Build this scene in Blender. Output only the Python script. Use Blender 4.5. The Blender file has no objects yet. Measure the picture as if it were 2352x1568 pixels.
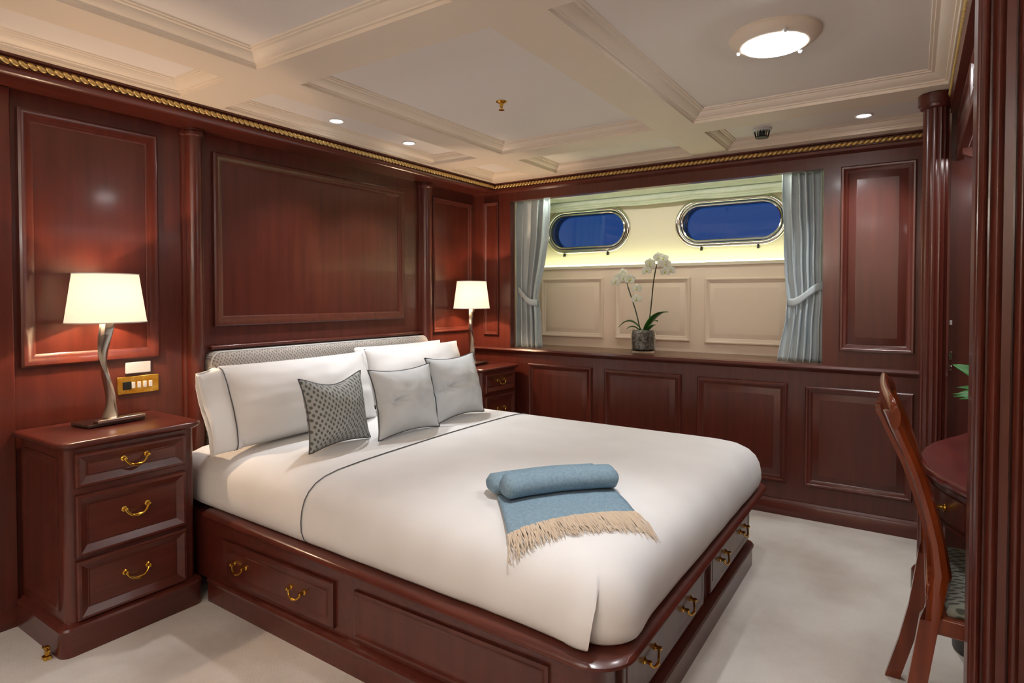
import bpy, bmesh, math, random
from mathutils import Vector, Matrix, noise
PI = math.pi
random.seed(7)
scene = bpy.context.scene
COL = scene.collection

# ------------------------------------------------------------------ camera, world, exposure
cd = bpy.data.cameras.new('camera'); cam = bpy.data.objects.new('camera', cd); COL.objects.link(cam)
cd.sensor_width = 36.0; cd.lens = 36.0 * 1388.0 / 2352.0
cd.shift_y = -0.030; cd.clip_start = 0.02
cam.location = (0, 0, 1.27)
cam.rotation_euler = (math.radians(90 - 1.3), 0, -math.radians(90 - 33.65))
scene.camera = cam
scene.view_settings.view_transform = 'Standard'; scene.view_settings.look = 'None'
scene.view_settings.exposure = 0.62; scene.view_settings.gamma = 1.0
scene.view_settings.use_curve_mapping = False
world = bpy.data.worlds.new('dusk'); scene.world = world; world.use_nodes = True
bg = world.node_tree.nodes['Background']
bg.inputs[0].default_value = (0.008, 0.034, 0.135, 1); bg.inputs[1].default_value = 1.0

# light levels (each lamp's own light is made in its builder)
E_ROUND, E_SPOT, E_LAMP, E_LED, E_NICHE, E_FILL_SCONCE, E_HEAD_FILL = 42.0, 27.0, 14.0, 5.0, 16.0, 27.0, 36.0

# ------------------------------------------------------------------ materials
def lin(h):
    c = [int(h[i:i+2], 16) / 255 for i in (0, 2, 4)]
    return [x / 12.92 if x <= .04045 else ((x + .055) / 1.055) ** 2.4 for x in c] + [1]

def mat(name, color, rough=.5, metal=0., coat=0., spec=.5):
    m = bpy.data.materials.new(name); m.use_nodes = True
    b = m.node_tree.nodes['Principled BSDF']
    b.inputs['Base Color'].default_value = color if len(color) == 4 else (*color, 1)
    b.inputs['Roughness'].default_value = rough; b.inputs['Metallic'].default_value = metal
    b.inputs['Coat Weight'].default_value = coat; b.inputs['Coat Roughness'].default_value = .12
    b.inputs['Specular IOR Level'].default_value = spec
    return m

def vary(m, c1, c2, scale=(1, 1, 1), nscale=6., detail=4., lo=.3, hi=.7, bump=0., bscale=None, bdist=.002):
    nt = m.node_tree; N = nt.nodes; L = nt.links; b = N['Principled BSDF']
    tc = N.new('ShaderNodeTexCoord'); mp = N.new('ShaderNodeMapping'); mp.inputs['Scale'].default_value = scale
    no = N.new('ShaderNodeTexNoise'); no.inputs['Scale'].default_value = nscale; no.inputs['Detail'].default_value = detail
    cr = N.new('ShaderNodeValToRGB'); e = cr.color_ramp.elements
    e[0].position = lo; e[1].position = hi; e[0].color = c1; e[1].color = c2
    L.new(tc.outputs['Object'], mp.inputs[0]); L.new(mp.outputs[0], no.inputs[0])
    L.new(no.outputs['Fac'], cr.inputs[0]); L.new(cr.outputs[0], b.inputs['Base Color'])
    if bump:
        n2 = N.new('ShaderNodeTexNoise'); n2.inputs['Scale'].default_value = bscale or nscale; n2.inputs['Detail'].default_value = 3
        L.new(tc.outputs['Object'], n2.inputs[0])
        bp = N.new('ShaderNodeBump'); bp.inputs['Strength'].default_value = bump; bp.inputs['Distance'].default_value = bdist
        L.new(n2.outputs['Fac'], bp.inputs['Height']); L.new(bp.outputs[0], b.inputs['Normal'])
    return m

def wood(name, c1, c2, scale, rough=.3):
    return vary(mat(name, lin(c1), rough, 0, .25, .5), lin(c1), lin(c2), scale, 5., 6., .3, .72)

W1, W2 = '4f2017', '612b20'
M = {}
M['wood_v'] = wood('mahogany_vertical_grain', W1, W2, (7, 7, .5))
M['wood_x'] = wood('mahogany_grain_x', W1, W2, (.5, 7, 7))
M['wood_y'] = wood('mahogany_grain_y', W1, W2, (7, .5, 7))
M['wood_panel'] = wood('mahogany_panel', '4c1d13', '5e271b', (5, 5, .35), .33)
M['wood_chair'] = wood('polished_chair_wood', '6b2a12', '8a3d1c', (6, 6, .6), .18)
M['wood_desk'] = wood('desk_leather_red_wood', '5a1d1a', '6f2a26', (2, 6, 6), .3)
M['cream'] = mat('cream_paint', lin('dccab2'), .45)
M['cream_panel'] = mat('pinkish_cream_panel_paint', lin('ecd8c6'), .42)
M['cream_wall'] = mat('cream_hull_paint', lin('e2d5c0'), .4)
M['ceil'] = mat('ceiling_panel_paint', lin('ece4dd'), .6)
M['beam'] = mat('ceiling_beam_paint', lin('eadbc8'), .5)
M['carpet'] = vary(mat('pale_carpet', lin('d2c8bc'), .95, spec=.1), lin('beb2a7'), lin('ded7ce'), (1, 1, 1), 1.9, 6, .32, .6, .6, 320, .004)
M['linen'] = vary(mat('white_linen', lin('ecebea'), .85, spec=.2), lin('e7e5e3'), lin('f1f0ef'), (1, 1, 1), 3, 2, .3, .7, .15, 380, .001)
M['pipe'] = mat('dark_grey_piping', lin('55565a'), .7)
M['silver'] = vary(mat('silver_grey_satin', lin('d0d4d5'), .42, spec=.4), lin('c8cccd'), lin('d8dbdc'), (1, 1, 1), 4, 2, .3, .7, .1, 500, .001)
M['blue'] = vary(mat('blue_wool', lin('86a0b0'), .95, spec=.1), lin('7f99a9'), lin('8fa8b7'), (1, 1, 1), 110, 2, .3, .7, .5, 420, .003)
M['fringe'] = mat('beige_wool_fringe', lin('d9c6b0'), .95, spec=.1)
M['brass'] = vary(mat('brass', lin('d9a63c'), .22, 1), lin('c98f2a'), lin('eac45e'), (1, 1, 1), 30, 2)
M['gilt'] = vary(mat('gilded_wood', lin('c9a65e'), .36, .75), lin('ac8640'), lin('e2c586'), (1, 1, 1), 40, 3)
M['chrome'] = mat('polished_chrome', lin('d8d4cc'), .1, 1)
M['nickel'] = mat('brushed_nickel', lin('c9c2b8'), .24, 1)
M['white'] = mat('white_plastic', lin('dcdcdc'), .35)
M['black'] = mat('black_plastic', lin('141414'), .4)
M['glassdark'] = mat('dark_smoked_plate', lin('4a342c'), .1)
M['curtain'] = vary(mat('grey_blue_curtain', lin('c0cacd'), .5, spec=.4), lin('b9c4c8'), lin('c6d0d2'), (1, 1, 1), 6, 2)
M['blind'] = vary(mat('pale_blind_fabric', lin('ccd2c4'), .8), lin('c3cabb'), lin('d6dacd'), (1, 1, 1), 9, 4, .3, .7, .4, 12, .02)
M['stone'] = vary(mat('brown_stone_sill', lin('7d6250'), .3), lin('6b5142'), lin('947661'), (1, 1, 1), 40, 6)
M['bark'] = vary(mat('orchid_bark', lin('8d8580'), .9), lin('5d5652'), lin('b0a8a2'), (1, 1, 1), 60, 4, .35, .65, 1., 60, .02)
M['leaf'] = vary(mat('orchid_leaf_green', lin('1f5c14'), .35), lin('17480f'), lin('2f7a1e'), (1, 1, 1), 12, 3)
M['leaf2'] = vary(mat('desk_plant_green', lin('1f6a22'), .4), lin('1a5a18'), lin('33842c'), (1, 1, 1), 12, 3)
M['stem'] = mat('dark_green_stem', lin('2b3a14'), .5)
M['petal'] = mat('white_orchid_petal', lin('eef0e0'), .6)
M['petal_in'] = mat('yellow_orchid_lip', lin('c8cf5a'), .6)
M['bin'] = mat('dark_leather_bin', lin('2a2524'), .45)
M['soil'] = mat('potting_soil', lin('2c211b'), .9)
M['pot'] = mat('white_ceramic', lin('d5d2cc'), .25)
M['dark'] = mat('porthole_reveal_grey', lin('4c5560'), .35)

def emis(name, c, s):
    m = bpy.data.materials.new(name); m.use_nodes = True; nt = m.node_tree
    nt.nodes.remove(nt.nodes['Principled BSDF'])
    e = nt.nodes.new('ShaderNodeEmission'); e.inputs[0].default_value = (*c, 1); e.inputs[1].default_value = s
    nt.links.new(e.outputs[0], nt.nodes['Material Output'].inputs[0]); return m
M['glow'] = emis('ceiling_light_diffuser', (.98, .98, 1), E_ROUND)
M['spotglow'] = emis('spot_lens', (1, .98, .96), 12)
M['led'] = emis('led_strip', (.87, 1., .56), E_LED)
M['header_fill'] = emis('header_fill_strip', (.95, 1, .86), E_HEAD_FILL)
M['nicheled'] = emis('cabinet_light_strip', (1, .97, .95), E_NICHE)

def glass(name, c, rough=0., ior=1.45):
    m = mat(name, c, rough); b = m.node_tree.nodes['Principled BSDF']
    b.inputs['Transmission Weight'].default_value = 1; b.inputs['IOR'].default_value = ior; return m
M['glass'] = glass('clear_glass', (.95, .98, .96, 1))
def pane():
    m = bpy.data.materials.new('porthole_glass'); m.use_nodes = True; nt = m.node_tree; N = nt.nodes; L = nt.links
    N.remove(N['Principled BSDF'])
    t = N.new('ShaderNodeBsdfTransparent'); g = N.new('ShaderNodeBsdfGlossy'); g.inputs['Roughness'].default_value = .03
    f = N.new('ShaderNodeFresnel'); f.inputs[0].default_value = 1.5; x = N.new('ShaderNodeMixShader')
    L.new(f.outputs[0], x.inputs[0]); L.new(t.outputs[0], x.inputs[1]); L.new(g.outputs[0], x.inputs[2])
    L.new(x.outputs[0], N['Material Output'].inputs[0]); return m
M['pane'] = pane()
def shade_mat():
    m = bpy.data.materials.new('lit_linen_shade'); m.use_nodes = True; nt = m.node_tree; N = nt.nodes; L = nt.links
    N.remove(N['Principled BSDF'])
    d = N.new('ShaderNodeBsdfDiffuse'); d.inputs[0].default_value = lin('f4ece0')
    t = N.new('ShaderNodeBsdfTranslucent'); t.inputs[0].default_value = lin('fff0e0')
    x = N.new('ShaderNodeMixShader'); x.inputs[0].default_value = .05
    e = N.new('ShaderNodeEmission'); e.inputs[0].default_value = lin('ffe8d2'); e.inputs[1].default_value = .22
    a = N.new('ShaderNodeAddShader')
    L.new(d.outputs[0], x.inputs[1]); L.new(t.outputs[0], x.inputs[2]); L.new(x.outputs[0], a.inputs[0]); L.new(e.outputs[0], a.inputs[1])
    L.new(a.outputs[0], N['Material Output'].inputs[0]); return m
M['shade'] = shade_mat()

def spotted(name, base, dark, sx, sz, thr, axis='Z'):
    """woven fabric with rows of small dark marks (voronoi cells stretched along z)"""
    m = mat(name, lin(base), .8, spec=.25); nt = m.node_tree; N = nt.nodes; L = nt.links; b = N['Principled BSDF']
    tc = N.new('ShaderNodeTexCoord'); sep = N.new('ShaderNodeSeparateXYZ'); com = N.new('ShaderNodeCombineXYZ'); L.new(tc.outputs['Object'], sep.inputs[0])
    L.new(sep.outputs['X'], com.inputs[0]); L.new(sep.outputs[axis], com.inputs[1])
    mp = N.new('ShaderNodeMapping'); mp.inputs['Scale'].default_value = (sx, sz, 1)
    mp.inputs['Rotation'].default_value = (0, 0, .6)
    v = N.new('ShaderNodeTexVoronoi'); v.voronoi_dimensions = '2D'; v.inputs['Scale'].default_value = 1; v.inputs['Randomness'].default_value = .25
    cr = N.new('ShaderNodeValToRGB'); e = cr.color_ramp.elements
    e[0].position = thr; e[1].position = thr + .12; e[0].color = lin(dark); e[1].color = lin(base)
    L.new(com.outputs[0], mp.inputs[0]); L.new(mp.outputs[0], v.inputs[0]); L.new(v.outputs['Distance'], cr.inputs[0])
    L.new(cr.outputs[0], b.inputs['Base Color'])
    bp = N.new('ShaderNodeBump'); bp.inputs['Strength'].default_value = .4; bp.inputs['Distance'].default_value = .003
    L.new(v.outputs['Distance'], bp.inputs['Height']); L.new(bp.outputs[0], b.inputs['Normal'])
    return m
M['knit'] = spotted('grey_spotted_weave', 'a9aca9', '62655f', 72, 46, .25)
M['headfab'] = spotted('grey_headboard_weave', 'b5aea6', '837c76', 85, 60, .24)
M['seatfab'] = spotted('grey_green_seat_weave', 'a3a79b', '5f645c', 60, 26, .27, 'Y')

# ------------------------------------------------------------------ mesh helpers
class B:
    def __init__(s): s.v = []; s.f = []
    def add(s, vs, fs):
        o = len(s.v); s.v += [tuple(v) for v in vs]; s.f += [[i + o for i in f] for f in fs]; return s
    def box(s, x0, x1, y0, y1, z0, z1):
        return s.add([(x, y, z) for z in (z0, z1) for y in (y0, y1) for x in (x0, x1)],
                     [(0, 2, 3, 1), (4, 5, 7, 6), (0, 1, 5, 4), (2, 6, 7, 3), (0, 4, 6, 2), (1, 3, 7, 5)])
    def rings(s, rings, cap0=True, cap1=True, closed=False):
        n = len(rings[0]); vs = [p for r in rings for p in r]; fs = []
        m = len(rings)
        for i in range(m if closed else m - 1):
            k = (i + 1) % m
            for j in range(n):
                fs.append((i*n + j, i*n + (j+1) % n, k*n + (j+1) % n, k*n + j))
        if not closed:
            if cap0: fs.append(tuple(reversed(range(n))))
            if cap1: fs.append(tuple(range((m-1)*n, m*n)))
        return s.add(vs, fs)
    def grid(s, rows):
        n = len(rows[0]); fs = []
        for i in range(len(rows) - 1):
            for j in range(n - 1):
                fs.append((i*n + j, i*n + j + 1, (i+1)*n + j + 1, (i+1)*n + j))
        return s.add([p for r in rows for p in r], fs)
    def prism(s, pts, z0, z1):
        return s.rings([[(x, y, z0) for x, y in pts], [(x, y, z1) for x, y in pts]])
    def lathe(s, prof, c=(0, 0, 0), n=32, cap=True):
        return s.rings([[(c[0] + r*math.cos(2*PI*k/n), c[1] + r*math.sin(2*PI*k/n), c[2] + z) for k in range(n)] for r, z in prof], cap, cap)
    def tube(s, path, r, n=8, closed=False):
        P = [Vector(p) for p in path]; m = len(P); R = r if isinstance(r, (list, tuple)) else [r]*m; rg = []
        up = None
        for i in range(m):
            a = P[(i-1) % m] if (closed or i) else P[0]; b = P[(i+1) % m] if (closed or i < m-1) else P[-1]
            t = (b - a).normalized()
            if up is None:
                up = Vector((0, 0, 1)) if abs(t.z) < .9 else Vector((1, 0, 0))
            side = t.cross(up).normalized(); up = side.cross(t).normalized()
            rg.append([P[i] + R[i]*(math.cos(2*PI*k/n)*side + math.sin(2*PI*k/n)*up) for k in range(n)])
        return s.rings(rg, True, True, closed)
    def sweep(s, path, sec):
        """path: list of (centre, axis_a, axis_b); sec: list of (a,b)"""
        return s.rings([[Vector(c) + a*Vector(A) + b*Vector(Bv) for a, b in (sec(i) if callable(sec) else sec)] for i, (c, A, Bv) in enumerate(path)])
    def panel(s, o, U, V, Nn, rect, prof, cap=True, base=False):
        """rectangular loft on a plane: prof = [(inset, height)]"""
        o = Vector(o); U = Vector(U); V = Vector(V); Nn = Vector(Nn); u0, u1, v0, v1 = rect; rg = []
        for t, h in prof:
            rg.append([o + U*u + V*v + Nn*h for u, v in ((u0+t, v0+t), (u1-t, v0+t), (u1-t, v1-t), (u0+t, v1-t))])
        if U.cross(V).dot(Nn) < 0: rg = [list(reversed(r)) for r in rg]
        return s.rings(rg, base, cap)
    def sphere(s, c, r, n=12, m=8, sc=(1, 1, 1)):
        return s.rings([[(c[0] + sc[0]*r*math.sin(PI*i/m)*math.cos(2*PI*k/n), c[1] + sc[1]*r*math.sin(PI*i/m)*math.sin(2*PI*k/n), c[2] - sc[2]*r*math.cos(PI*i/m)) for k in range(n)] for i in [.02] + list(range(1, m)) + [m - .02]])

BASE = {}
def obj(name, b, m, parent=None, smooth=True, bevel=0., seg=2, ang=40):
    me = bpy.data.meshes.new(name)
    vs = [Vector(v) for v in b.v]
    if parent is not None: base = BASE[parent.name]; loc = Vector((0, 0, 0))
    else:
        xs = [v.x for v in vs]; ys = [v.y for v in vs]; zs = [v.z for v in vs]
        base = Vector(((min(xs)+max(xs))/2, (min(ys)+max(ys))/2, min(zs))); loc = base
    me.from_pydata([v - base for v in vs], [], b.f); me.update()
    bm = bmesh.new(); bm.from_mesh(me); bmesh.ops.recalc_face_normals(bm, faces=bm.faces); bm.to_mesh(me); bm.free()
    me.materials.append(M[m] if isinstance(m, str) else m)
    if smooth:
        me.shade_smooth(); me.set_sharp_from_angle(angle=math.radians(ang))
    o = bpy.data.objects.new(name, me); COL.objects.link(o); o.location = loc; o.parent = parent
    BASE[o.name] = base.copy()
    if bevel:
        md = o.modifiers.new('bevel', 'BEVEL'); md.width = bevel; md.segments = seg; md.limit_method = 'ANGLE'; md.angle_limit = math.radians(35)
        md.harden_normals = False
    return o
def tag(o, label, cat, group=None):
    o['label'] = label; o['category'] = cat
    if group: o['group'] = group
    return o
def thing(name, label, cat, loc, group=None):
    o = bpy.data.objects.new(name, None); COL.objects.link(o); o.location = loc; o.empty_display_size = .05
    BASE[o.name] = Vector(loc); return tag(o, label, cat, group)
def struct(name, b, m, label=None, **k):
    o = obj(name, b, m, **k); o['kind'] = 'structure'
    if label: o['label'] = label
    return o
def light(name, kind, loc, energy, color, parent=None, **kw):
    l = bpy.data.lights.new(name, kind); l.energy = energy; l.color = color
    for k, v in kw.items(): setattr(l, k, v)
    o = bpy.data.objects.new(name, l); COL.objects.link(o)
    if parent is not None: o.parent = parent; o.location = Vector(loc) - BASE[parent.name]
    else: o.location = loc
    return o
def rrect(x0, x1, y0, y1, r, n=8, corners=(1, 1, 1, 1)):
    """counter-clockwise from (x0,y0); corners: (x0y0, x1y0, x1y1, x0y1)"""
    pts = []
    for k, (cx, cy, a0) in enumerate(((x0+r, y0+r, PI), (x1-r, y0+r, 1.5*PI), (x1-r, y1-r, 0), (x0+r, y1-r, .5*PI))):
        if corners[k]:
            for i in range(n+1):
                a = a0 + .5*PI*i/n; pts.append((cx + r*math.cos(a), cy + r*math.sin(a)))
        else: pts.append(((x0, x1, x1, x0)[k], (y0, y0, y1, y1)[k]))
    return pts
def lerp(a, b, t): return a + (b - a)*t
def sm(t): t = max(0, min(1, t)); return t*t*(3-2*t)
def interp(tab, x):
    if x <= tab[0][0]: return tab[0][1]
    for (a, va), (b, vb) in zip(tab, tab[1:]):
        if x <= b: return lerp(va, vb, (x-a)/(b-a))
    return tab[-1][1]

# ------------------------------------------------------------------ room shell
YW, XW, ZB = 2.885, 3.80, 2.13
XN, YR = -1.4, -1.1                        # room behind the camera
struct('floor', B().box(XN, 4.0, YR, 3.0, -.06, 0), 'carpet', 'pale carpet covering the cabin floor', smooth=False)
wl = struct('wall_left', B().box(XN, 4.5, YW, 2.97, 0, 2.3), 'wood_v', 'mahogany panelled wall behind the headboard', smooth=False)
b = B()
b.box(XW, 3.86, -.7, YW, 0, .872).box(XW, 3.86, -.7, YW, 1.99, 2.3).box(XW, 3.86, 2.545, YW, .872, 1.99).box(XW, 3.86, -.7, .43, .872, 1.99)
wb = struct('wall_back', b, 'wood_v', 'mahogany panelled wall around the window recess', smooth=False)
struct('wall_front', B().box(XN-.08, XN, YR-.08, 2.97, 0, 2.3), 'cream', 'cream wall of the cabin entrance end', smooth=False)
b = B().box(XN, 1.72, YR-.08, YR, 0, 2.3).box(1.72, 3.86, -.70, -.62, 0, 2.3).box(1.60, 1.72, YR, -.45, 0, 2.3)
wr = struct('wall_right', b, 'wood_v', 'mahogany wall at the back of the desk niche', smooth=False)
struct('wall_niche', B().box(3.22, 3.80, -.62, -.125, 0, 2.3), 'wood_panel', 'glossy red mahogany end panel of the desk niche', smooth=False)

# panels on the walls
MOULD = [(0, 0), (0, .016), (.006, .021), (.014, .02), (.022, .013), (.03, .011), (.04, .004)]
FIELD = [(.04, .002), (.05, .003)]
def wall_panel(wall, o, U, V, Nn, rect, sc=1., field=True, m='wood_v', mp='wood_panel', raised=False):
    pr = [(t*sc, h*max(1., sc*.8)) for t, h in MOULD]
    obj('panel_moulding', B().panel(o, U, V, Nn, rect, pr, False), m, wall, ang=30)
    if raised: fp = [(.028*sc, .001), (.040*sc, .004), (.075*sc, .015), (.079*sc, .015)]
    else: fp = [(.038*sc, .002), (.046*sc, .003)]
    obj('panel', B().panel(o, U, V, Nn, rect, fp), mp, wall, ang=25)
HBF = dict(o=(0, YW, 0), U=(1, 0, 0), V=(0, 0, 1), Nn=(0, -1, 0))
wall_panel(wl, rect=(.890, 1.405, .995, 2.000), sc=1.25, **HBF)
wall_panel(wl, rect=(1.668, 3.000, 1.125, 1.985), sc=1.25, **HBF)
wall_panel(wl, rect=(3.292, 3.746, 1.012, 1.990), sc=.9, **HBF)
wall_panel(wl, rect=(.10, .72, .995, 2.000), sc=1.25, **HBF)
wall_panel(wl, rect=(-.9, -.1, .995, 2.000), sc=1.25, **HBF)
# left stile beside the panel: slightly proud board at the far left
obj('stile', B().box(.74, .868, 2.868, YW, 0, 2.065), 'wood_v', wl, bevel=.004)
WBF = dict(o=(XW, 0, 0), U=(0, 1, 0), V=(0, 0, 1), Nn=(-1, 0, 0))
for r in ((1.860, 2.378, .19, .780), (1.231, 1.761, .19, .775), (.606, 1.126, .19, .770), (-.004, .512, .19, .763)):
    wall_panel(wb, rect=r, sc=.95, raised=True, **WBF)
wall_panel(wb, rect=(-.004, .345, .972, 1.985), raised=True, **WBF)
wall_panel(wb, rect=(2.648, 2.784, .98, 1.995), sc=.6, **WBF)
obj('head_ledge', B().box(1.64, 3.17, 2.855, YW, 1.012, 1.030), 'wood_x', wl, bevel=.005)
# half-round pilasters on the headboard wall
def pilaster(xc, w):
    prof = [(-w, 0), (-w, .012), (-w*.82, .014), (-w*.8, .02)]
    for i in range(13):
        a = PI*(1 - i/12); prof.append((w*.74*math.cos(a), .02 + w*.72*math.sin(a)))
    prof += [(w*.8, .02), (w*.82, .014), (w, .012), (w, 0)]
    b = B().rings([[(xc + u, YW - h, z) for u, h in prof] for z in (0, 2.035)])
    p = obj('pilaster', b, 'wood_v', wl, ang=25)
    obj('capital', B().rings([[(xc + u*s, YW - h*s, z) for u, h in prof] for z, s in ((2.03, 1.), (2.036, 1.14), (2.05, 1.14), (2.056, 1.04), (2.066, 1.04))]), 'wood_v', p, ang=25)
pilaster(1.567, .050); pilaster(3.212, .062)

# baseboards
struct('baseboard_left', B().rings([[(x, YW, 0), (x, YW-.02, 0), (x, YW-.02, .07), (x, YW-.012, .082), (x, YW-.006, .088), (x, YW, .088)] for x in (XN, XW)]), 'wood_x', 'mahogany skirting under the headboard wall')
struct('baseboard_back', B().rings([[(XW, y, 0), (XW-.02, y, 0), (XW-.02, y, .068), (XW-.012, y, .08), (XW-.006, y, .09), (XW, y, .09)] for y in (-.6, YW)]), 'wood_y', 'mahogany skirting under the window wall')
# sill rail
struct('trim_1', B().rings([[(XW+.03, y, .845), (XW-.004, y, .845), (XW-.012, y, .855), (XW-.03, y, .862), (XW-.036, y, .872), (XW-.03, y, .884), (XW+.03, y, .888)] for y in (-.124, YW)]), 'wood_y', 'polished mahogany rail along the window wall')

# cornices with gilded rope
def bead_mesh():
    b = B().sphere((0, 0, 0), 1, 10, 6, (.0195, .0085, .0105))
    me = bpy.data.meshes.new('rope_bead'); me.from_pydata(b.v, [], b.f); me.update(); me.shade_smooth(); me.materials.append(M['gilt']); return me
BEAD = bead_mesh()
def beads(parent, p0, p1, step, tilt, axis):
    p0 = Vector(p0); p1 = Vector(p1); n = int((p1-p0).length/step)
    for i in range(n+1):
        o = bpy.data.objects.new('rope_bead', BEAD); COL.objects.link(o); o.parent = parent
        o.location = p0.lerp(p1, i/n) - BASE[parent.name]
        o.rotation_euler = (0, tilt, 0) if axis == 'x' else (0, tilt, PI/2)
c1 = struct('trim_2', B().rings([[(x, y, z) for y, z in ((YW, 2.066), (2.715, 2.072), (2.70, 2.060), (2.685, 2.060), (2.672, 2.070), (2.668, 2.082), (2.674, 2.088), (2.674, 2.118), (2.662, 2.122), (2.662, 2.2), (YW, 2.2))] for x in (XN, XW)]), 'wood_x', 'deep mahogany cornice with gilded rope over the headboard')
beads(c1, (.55, 2.670, 2.103), (3.755, 2.670, 2.103), .027, .55, 'x')
c2 = struct('trim_3', B().rings([[(x, y, z) for x, z in ((XW, 2.055), (3.788, 2.062), (3.772, 2.068), (3.768, 2.082), (3.774, 2.088), (3.774, 2.118), (3.764, 2.122), (3.764, 2.2), (XW, 2.2))] for y in (-.124, YW)]), 'wood_y', 'mahogany cornice with gilded rope over the window')
beads(c2, (3.770, -.02, 2.103), (3.770, 2.655, 2.103), .027, .5, 'y')
c3 = struct('trim_4', B().rings([[(x, y, z) for y, z in ((-.16, 2.05), (-.118, 2.06), (-.112, 2.085), (-.116, 2.09), (-.116, 2.114), (-.108, 2.12), (-.108, 2.2), (-.16, 2.2))] for x in (1.30, 3.22)]), 'wood_x', 'dark cornice with gilded rope over the desk niche')
beads(c3, (1.9, -.113, 2.102), (3.06, -.113, 2.102), .027, .5, 'x')

# ceiling: beams, coffers
CX = [(-1.3, -.2), (.0, 1.385), (1.582, 3.02), (3.20, 3.69)]
CY = [(-1.0, -.25), (-.104, .925), (1.13, 2.085), (2.27, 2.63)]
xs = sorted({XN, 4.5} | {v for p in CX for v in p}); ys = sorted({YR, 2.97} | {v for p in CY for v in p})
b = B()
incof = lambda x, y: any(p[0] < x < p[1] for p in CX) and any(p[0] < y < p[1] for p in CY)
for x0, x1 in zip(xs, xs[1:]):
    for y0, y1 in zip(ys, ys[1:]):
        if not incof((x0+x1)/2, (y0+y1)/2):
            b.box(x0, x1, y0, y1, ZB, 2.2)
ce = struct('ceiling', b, 'beam', 'cream coffered ceiling with moulded beams', smooth=False)
CPROF = [(0, 0), (.002, -.012), (.010, -.013), (.012, -.018), (.022, -.021), (.036, -.029), (.045, -.038), (.047, -.041), (.058, -.042), (.060, -.046), (.068, -.047), (.070, -.052)]
for x0, x1 in CX:
    for y0, y1 in CY:
        k = 1.0 if (y1-y0 > .5 and x1-x0 > .6) else .8
        pr = [(t*k, h) for t, h in CPROF]
        obj('coffer_moulding', B().panel((0, 0, ZB), (1, 0, 0), (0, 1, 0), (0, 0, -1), (x0, x1, y0, y1), pr, False), 'beam', ce, ang=20)
        obj('coffer_panel', B().box(x0, x1, y0, y1, ZB+.052, ZB+.07), 'ceil', ce, smooth=False)

# ------------------------------------------------------------------ window recess
X1, X2 = 4.25, 4.33
b = B().box(3.86, 4.6, 2.57, 2.64, .8, 2.10).box(3.86, 4.6, .33, .40, .8, 2.10)
b.box(X1, X2+.02, .40, 2.57, 1.49, 1.50)
rc = struct('wall_recess', b, 'cream_wall', 'cream panelling inside the window recess', smooth=False)
struct('ceiling_recess', B().box(3.86, 4.6, .40, 2.57, 2.005, 2.10), 'blind', 'pale fabric lined head of the window recess', smooth=False)
rp = struct('wall_recess_dado', B().box(X1, X1+.03, .40, 2.57, .8, 1.489), 'cream_panel', 'pinkish cream panelled dado behind the orchid', smooth=False)
RF = dict(o=(X1, 0, 0), U=(0, 1, 0), V=(0, 0, 1), Nn=(-1, 0, 0))
for r in ((1.985, 2.53, .955, 1.42), (1.316, 1.882, .957, 1.41), (.66, 1.213, .95, 1.402)):
    wall_panel(rp, rect=r, m='cream_panel', mp='cream_panel', sc=.9, raised=True, **RF)
struct('window_sill', B().box(XW+.02, X1+.02, .40, 2.57, .84, .882), 'stone', 'brown polished stone sill in the window recess', bevel=.004)
# cove lip and light strip
led = thing('light_strip', 'glowing yellow-green light strip on the ledge below the portholes', 'light', (X1, 1.485, 1.50))
obj('channel', B().box(X1-.012, X1, .40, 2.57, 1.490, 1.512), 'cream_wall', led, smooth=False)
obj('diffuser', B().box(X1-.010, X1+.03, .402, 2.568, 1.513, 1.522), 'led', led, smooth=False)

hs = thing('light_strip', 'added slim fill light strip hidden behind the header over the curtains', 'light', (3.868, 1.485, 1.997))  # unseen strip added to brighten the dado, sill and curtains
obj('channel', B().box(3.861, 3.878, .66, 2.28, 2.001, 2.004), 'white', hs, smooth=False)
obj('diffuser', B().box(3.862, 3.874, .67, 2.27, 1.997, 2.001), 'header_fill', hs, smooth=False)

def stadium(yc, zc, L, H, n=14):
    pts = []; r = H
    for i in range(n+1):
        a = -PI/2 + PI*i/n; pts.append((yc + (L-r) + r*math.cos(a), zc + r*math.sin(a)))
    for i in range(n+1):
        a = PI/2 + PI*i/n; pts.append((yc - (L-r) + r*math.cos(a), zc + r*math.sin(a)))
    return pts
PORT = [(2.168, 1.795, .350, .158), (1.068, 1.792, .360, .152)]
bm = bmesh.new()
def loop(pts):
    vs = [bm.verts.new((X2, y, z)) for y, z in pts]
    return [bm.edges.new((vs[i], vs[(i+1) % len(vs)])) for i in range(len(vs))]
es = loop([(.38, 1.48), (2.6, 1.48), (2.6, 2.06), (.38, 2.06)])
for p in PORT: es += loop(stadium(*p))
bmesh.ops.triangle_fill(bm, use_beauty=True, use_dissolve=False, edges=es)
b = B(); bm.verts.index_update(); b.add([v.co for v in bm.verts], [[v.index for v in f.verts] for f in bm.faces]); bm.free()
hull = struct('wall_hull', b, 'cream_wall', 'cream hull side with two oblong portholes', smooth=False)
md = hull.modifiers.new('solid', 'SOLIDIFY'); md.thickness = .02; md.offset = 0
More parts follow.
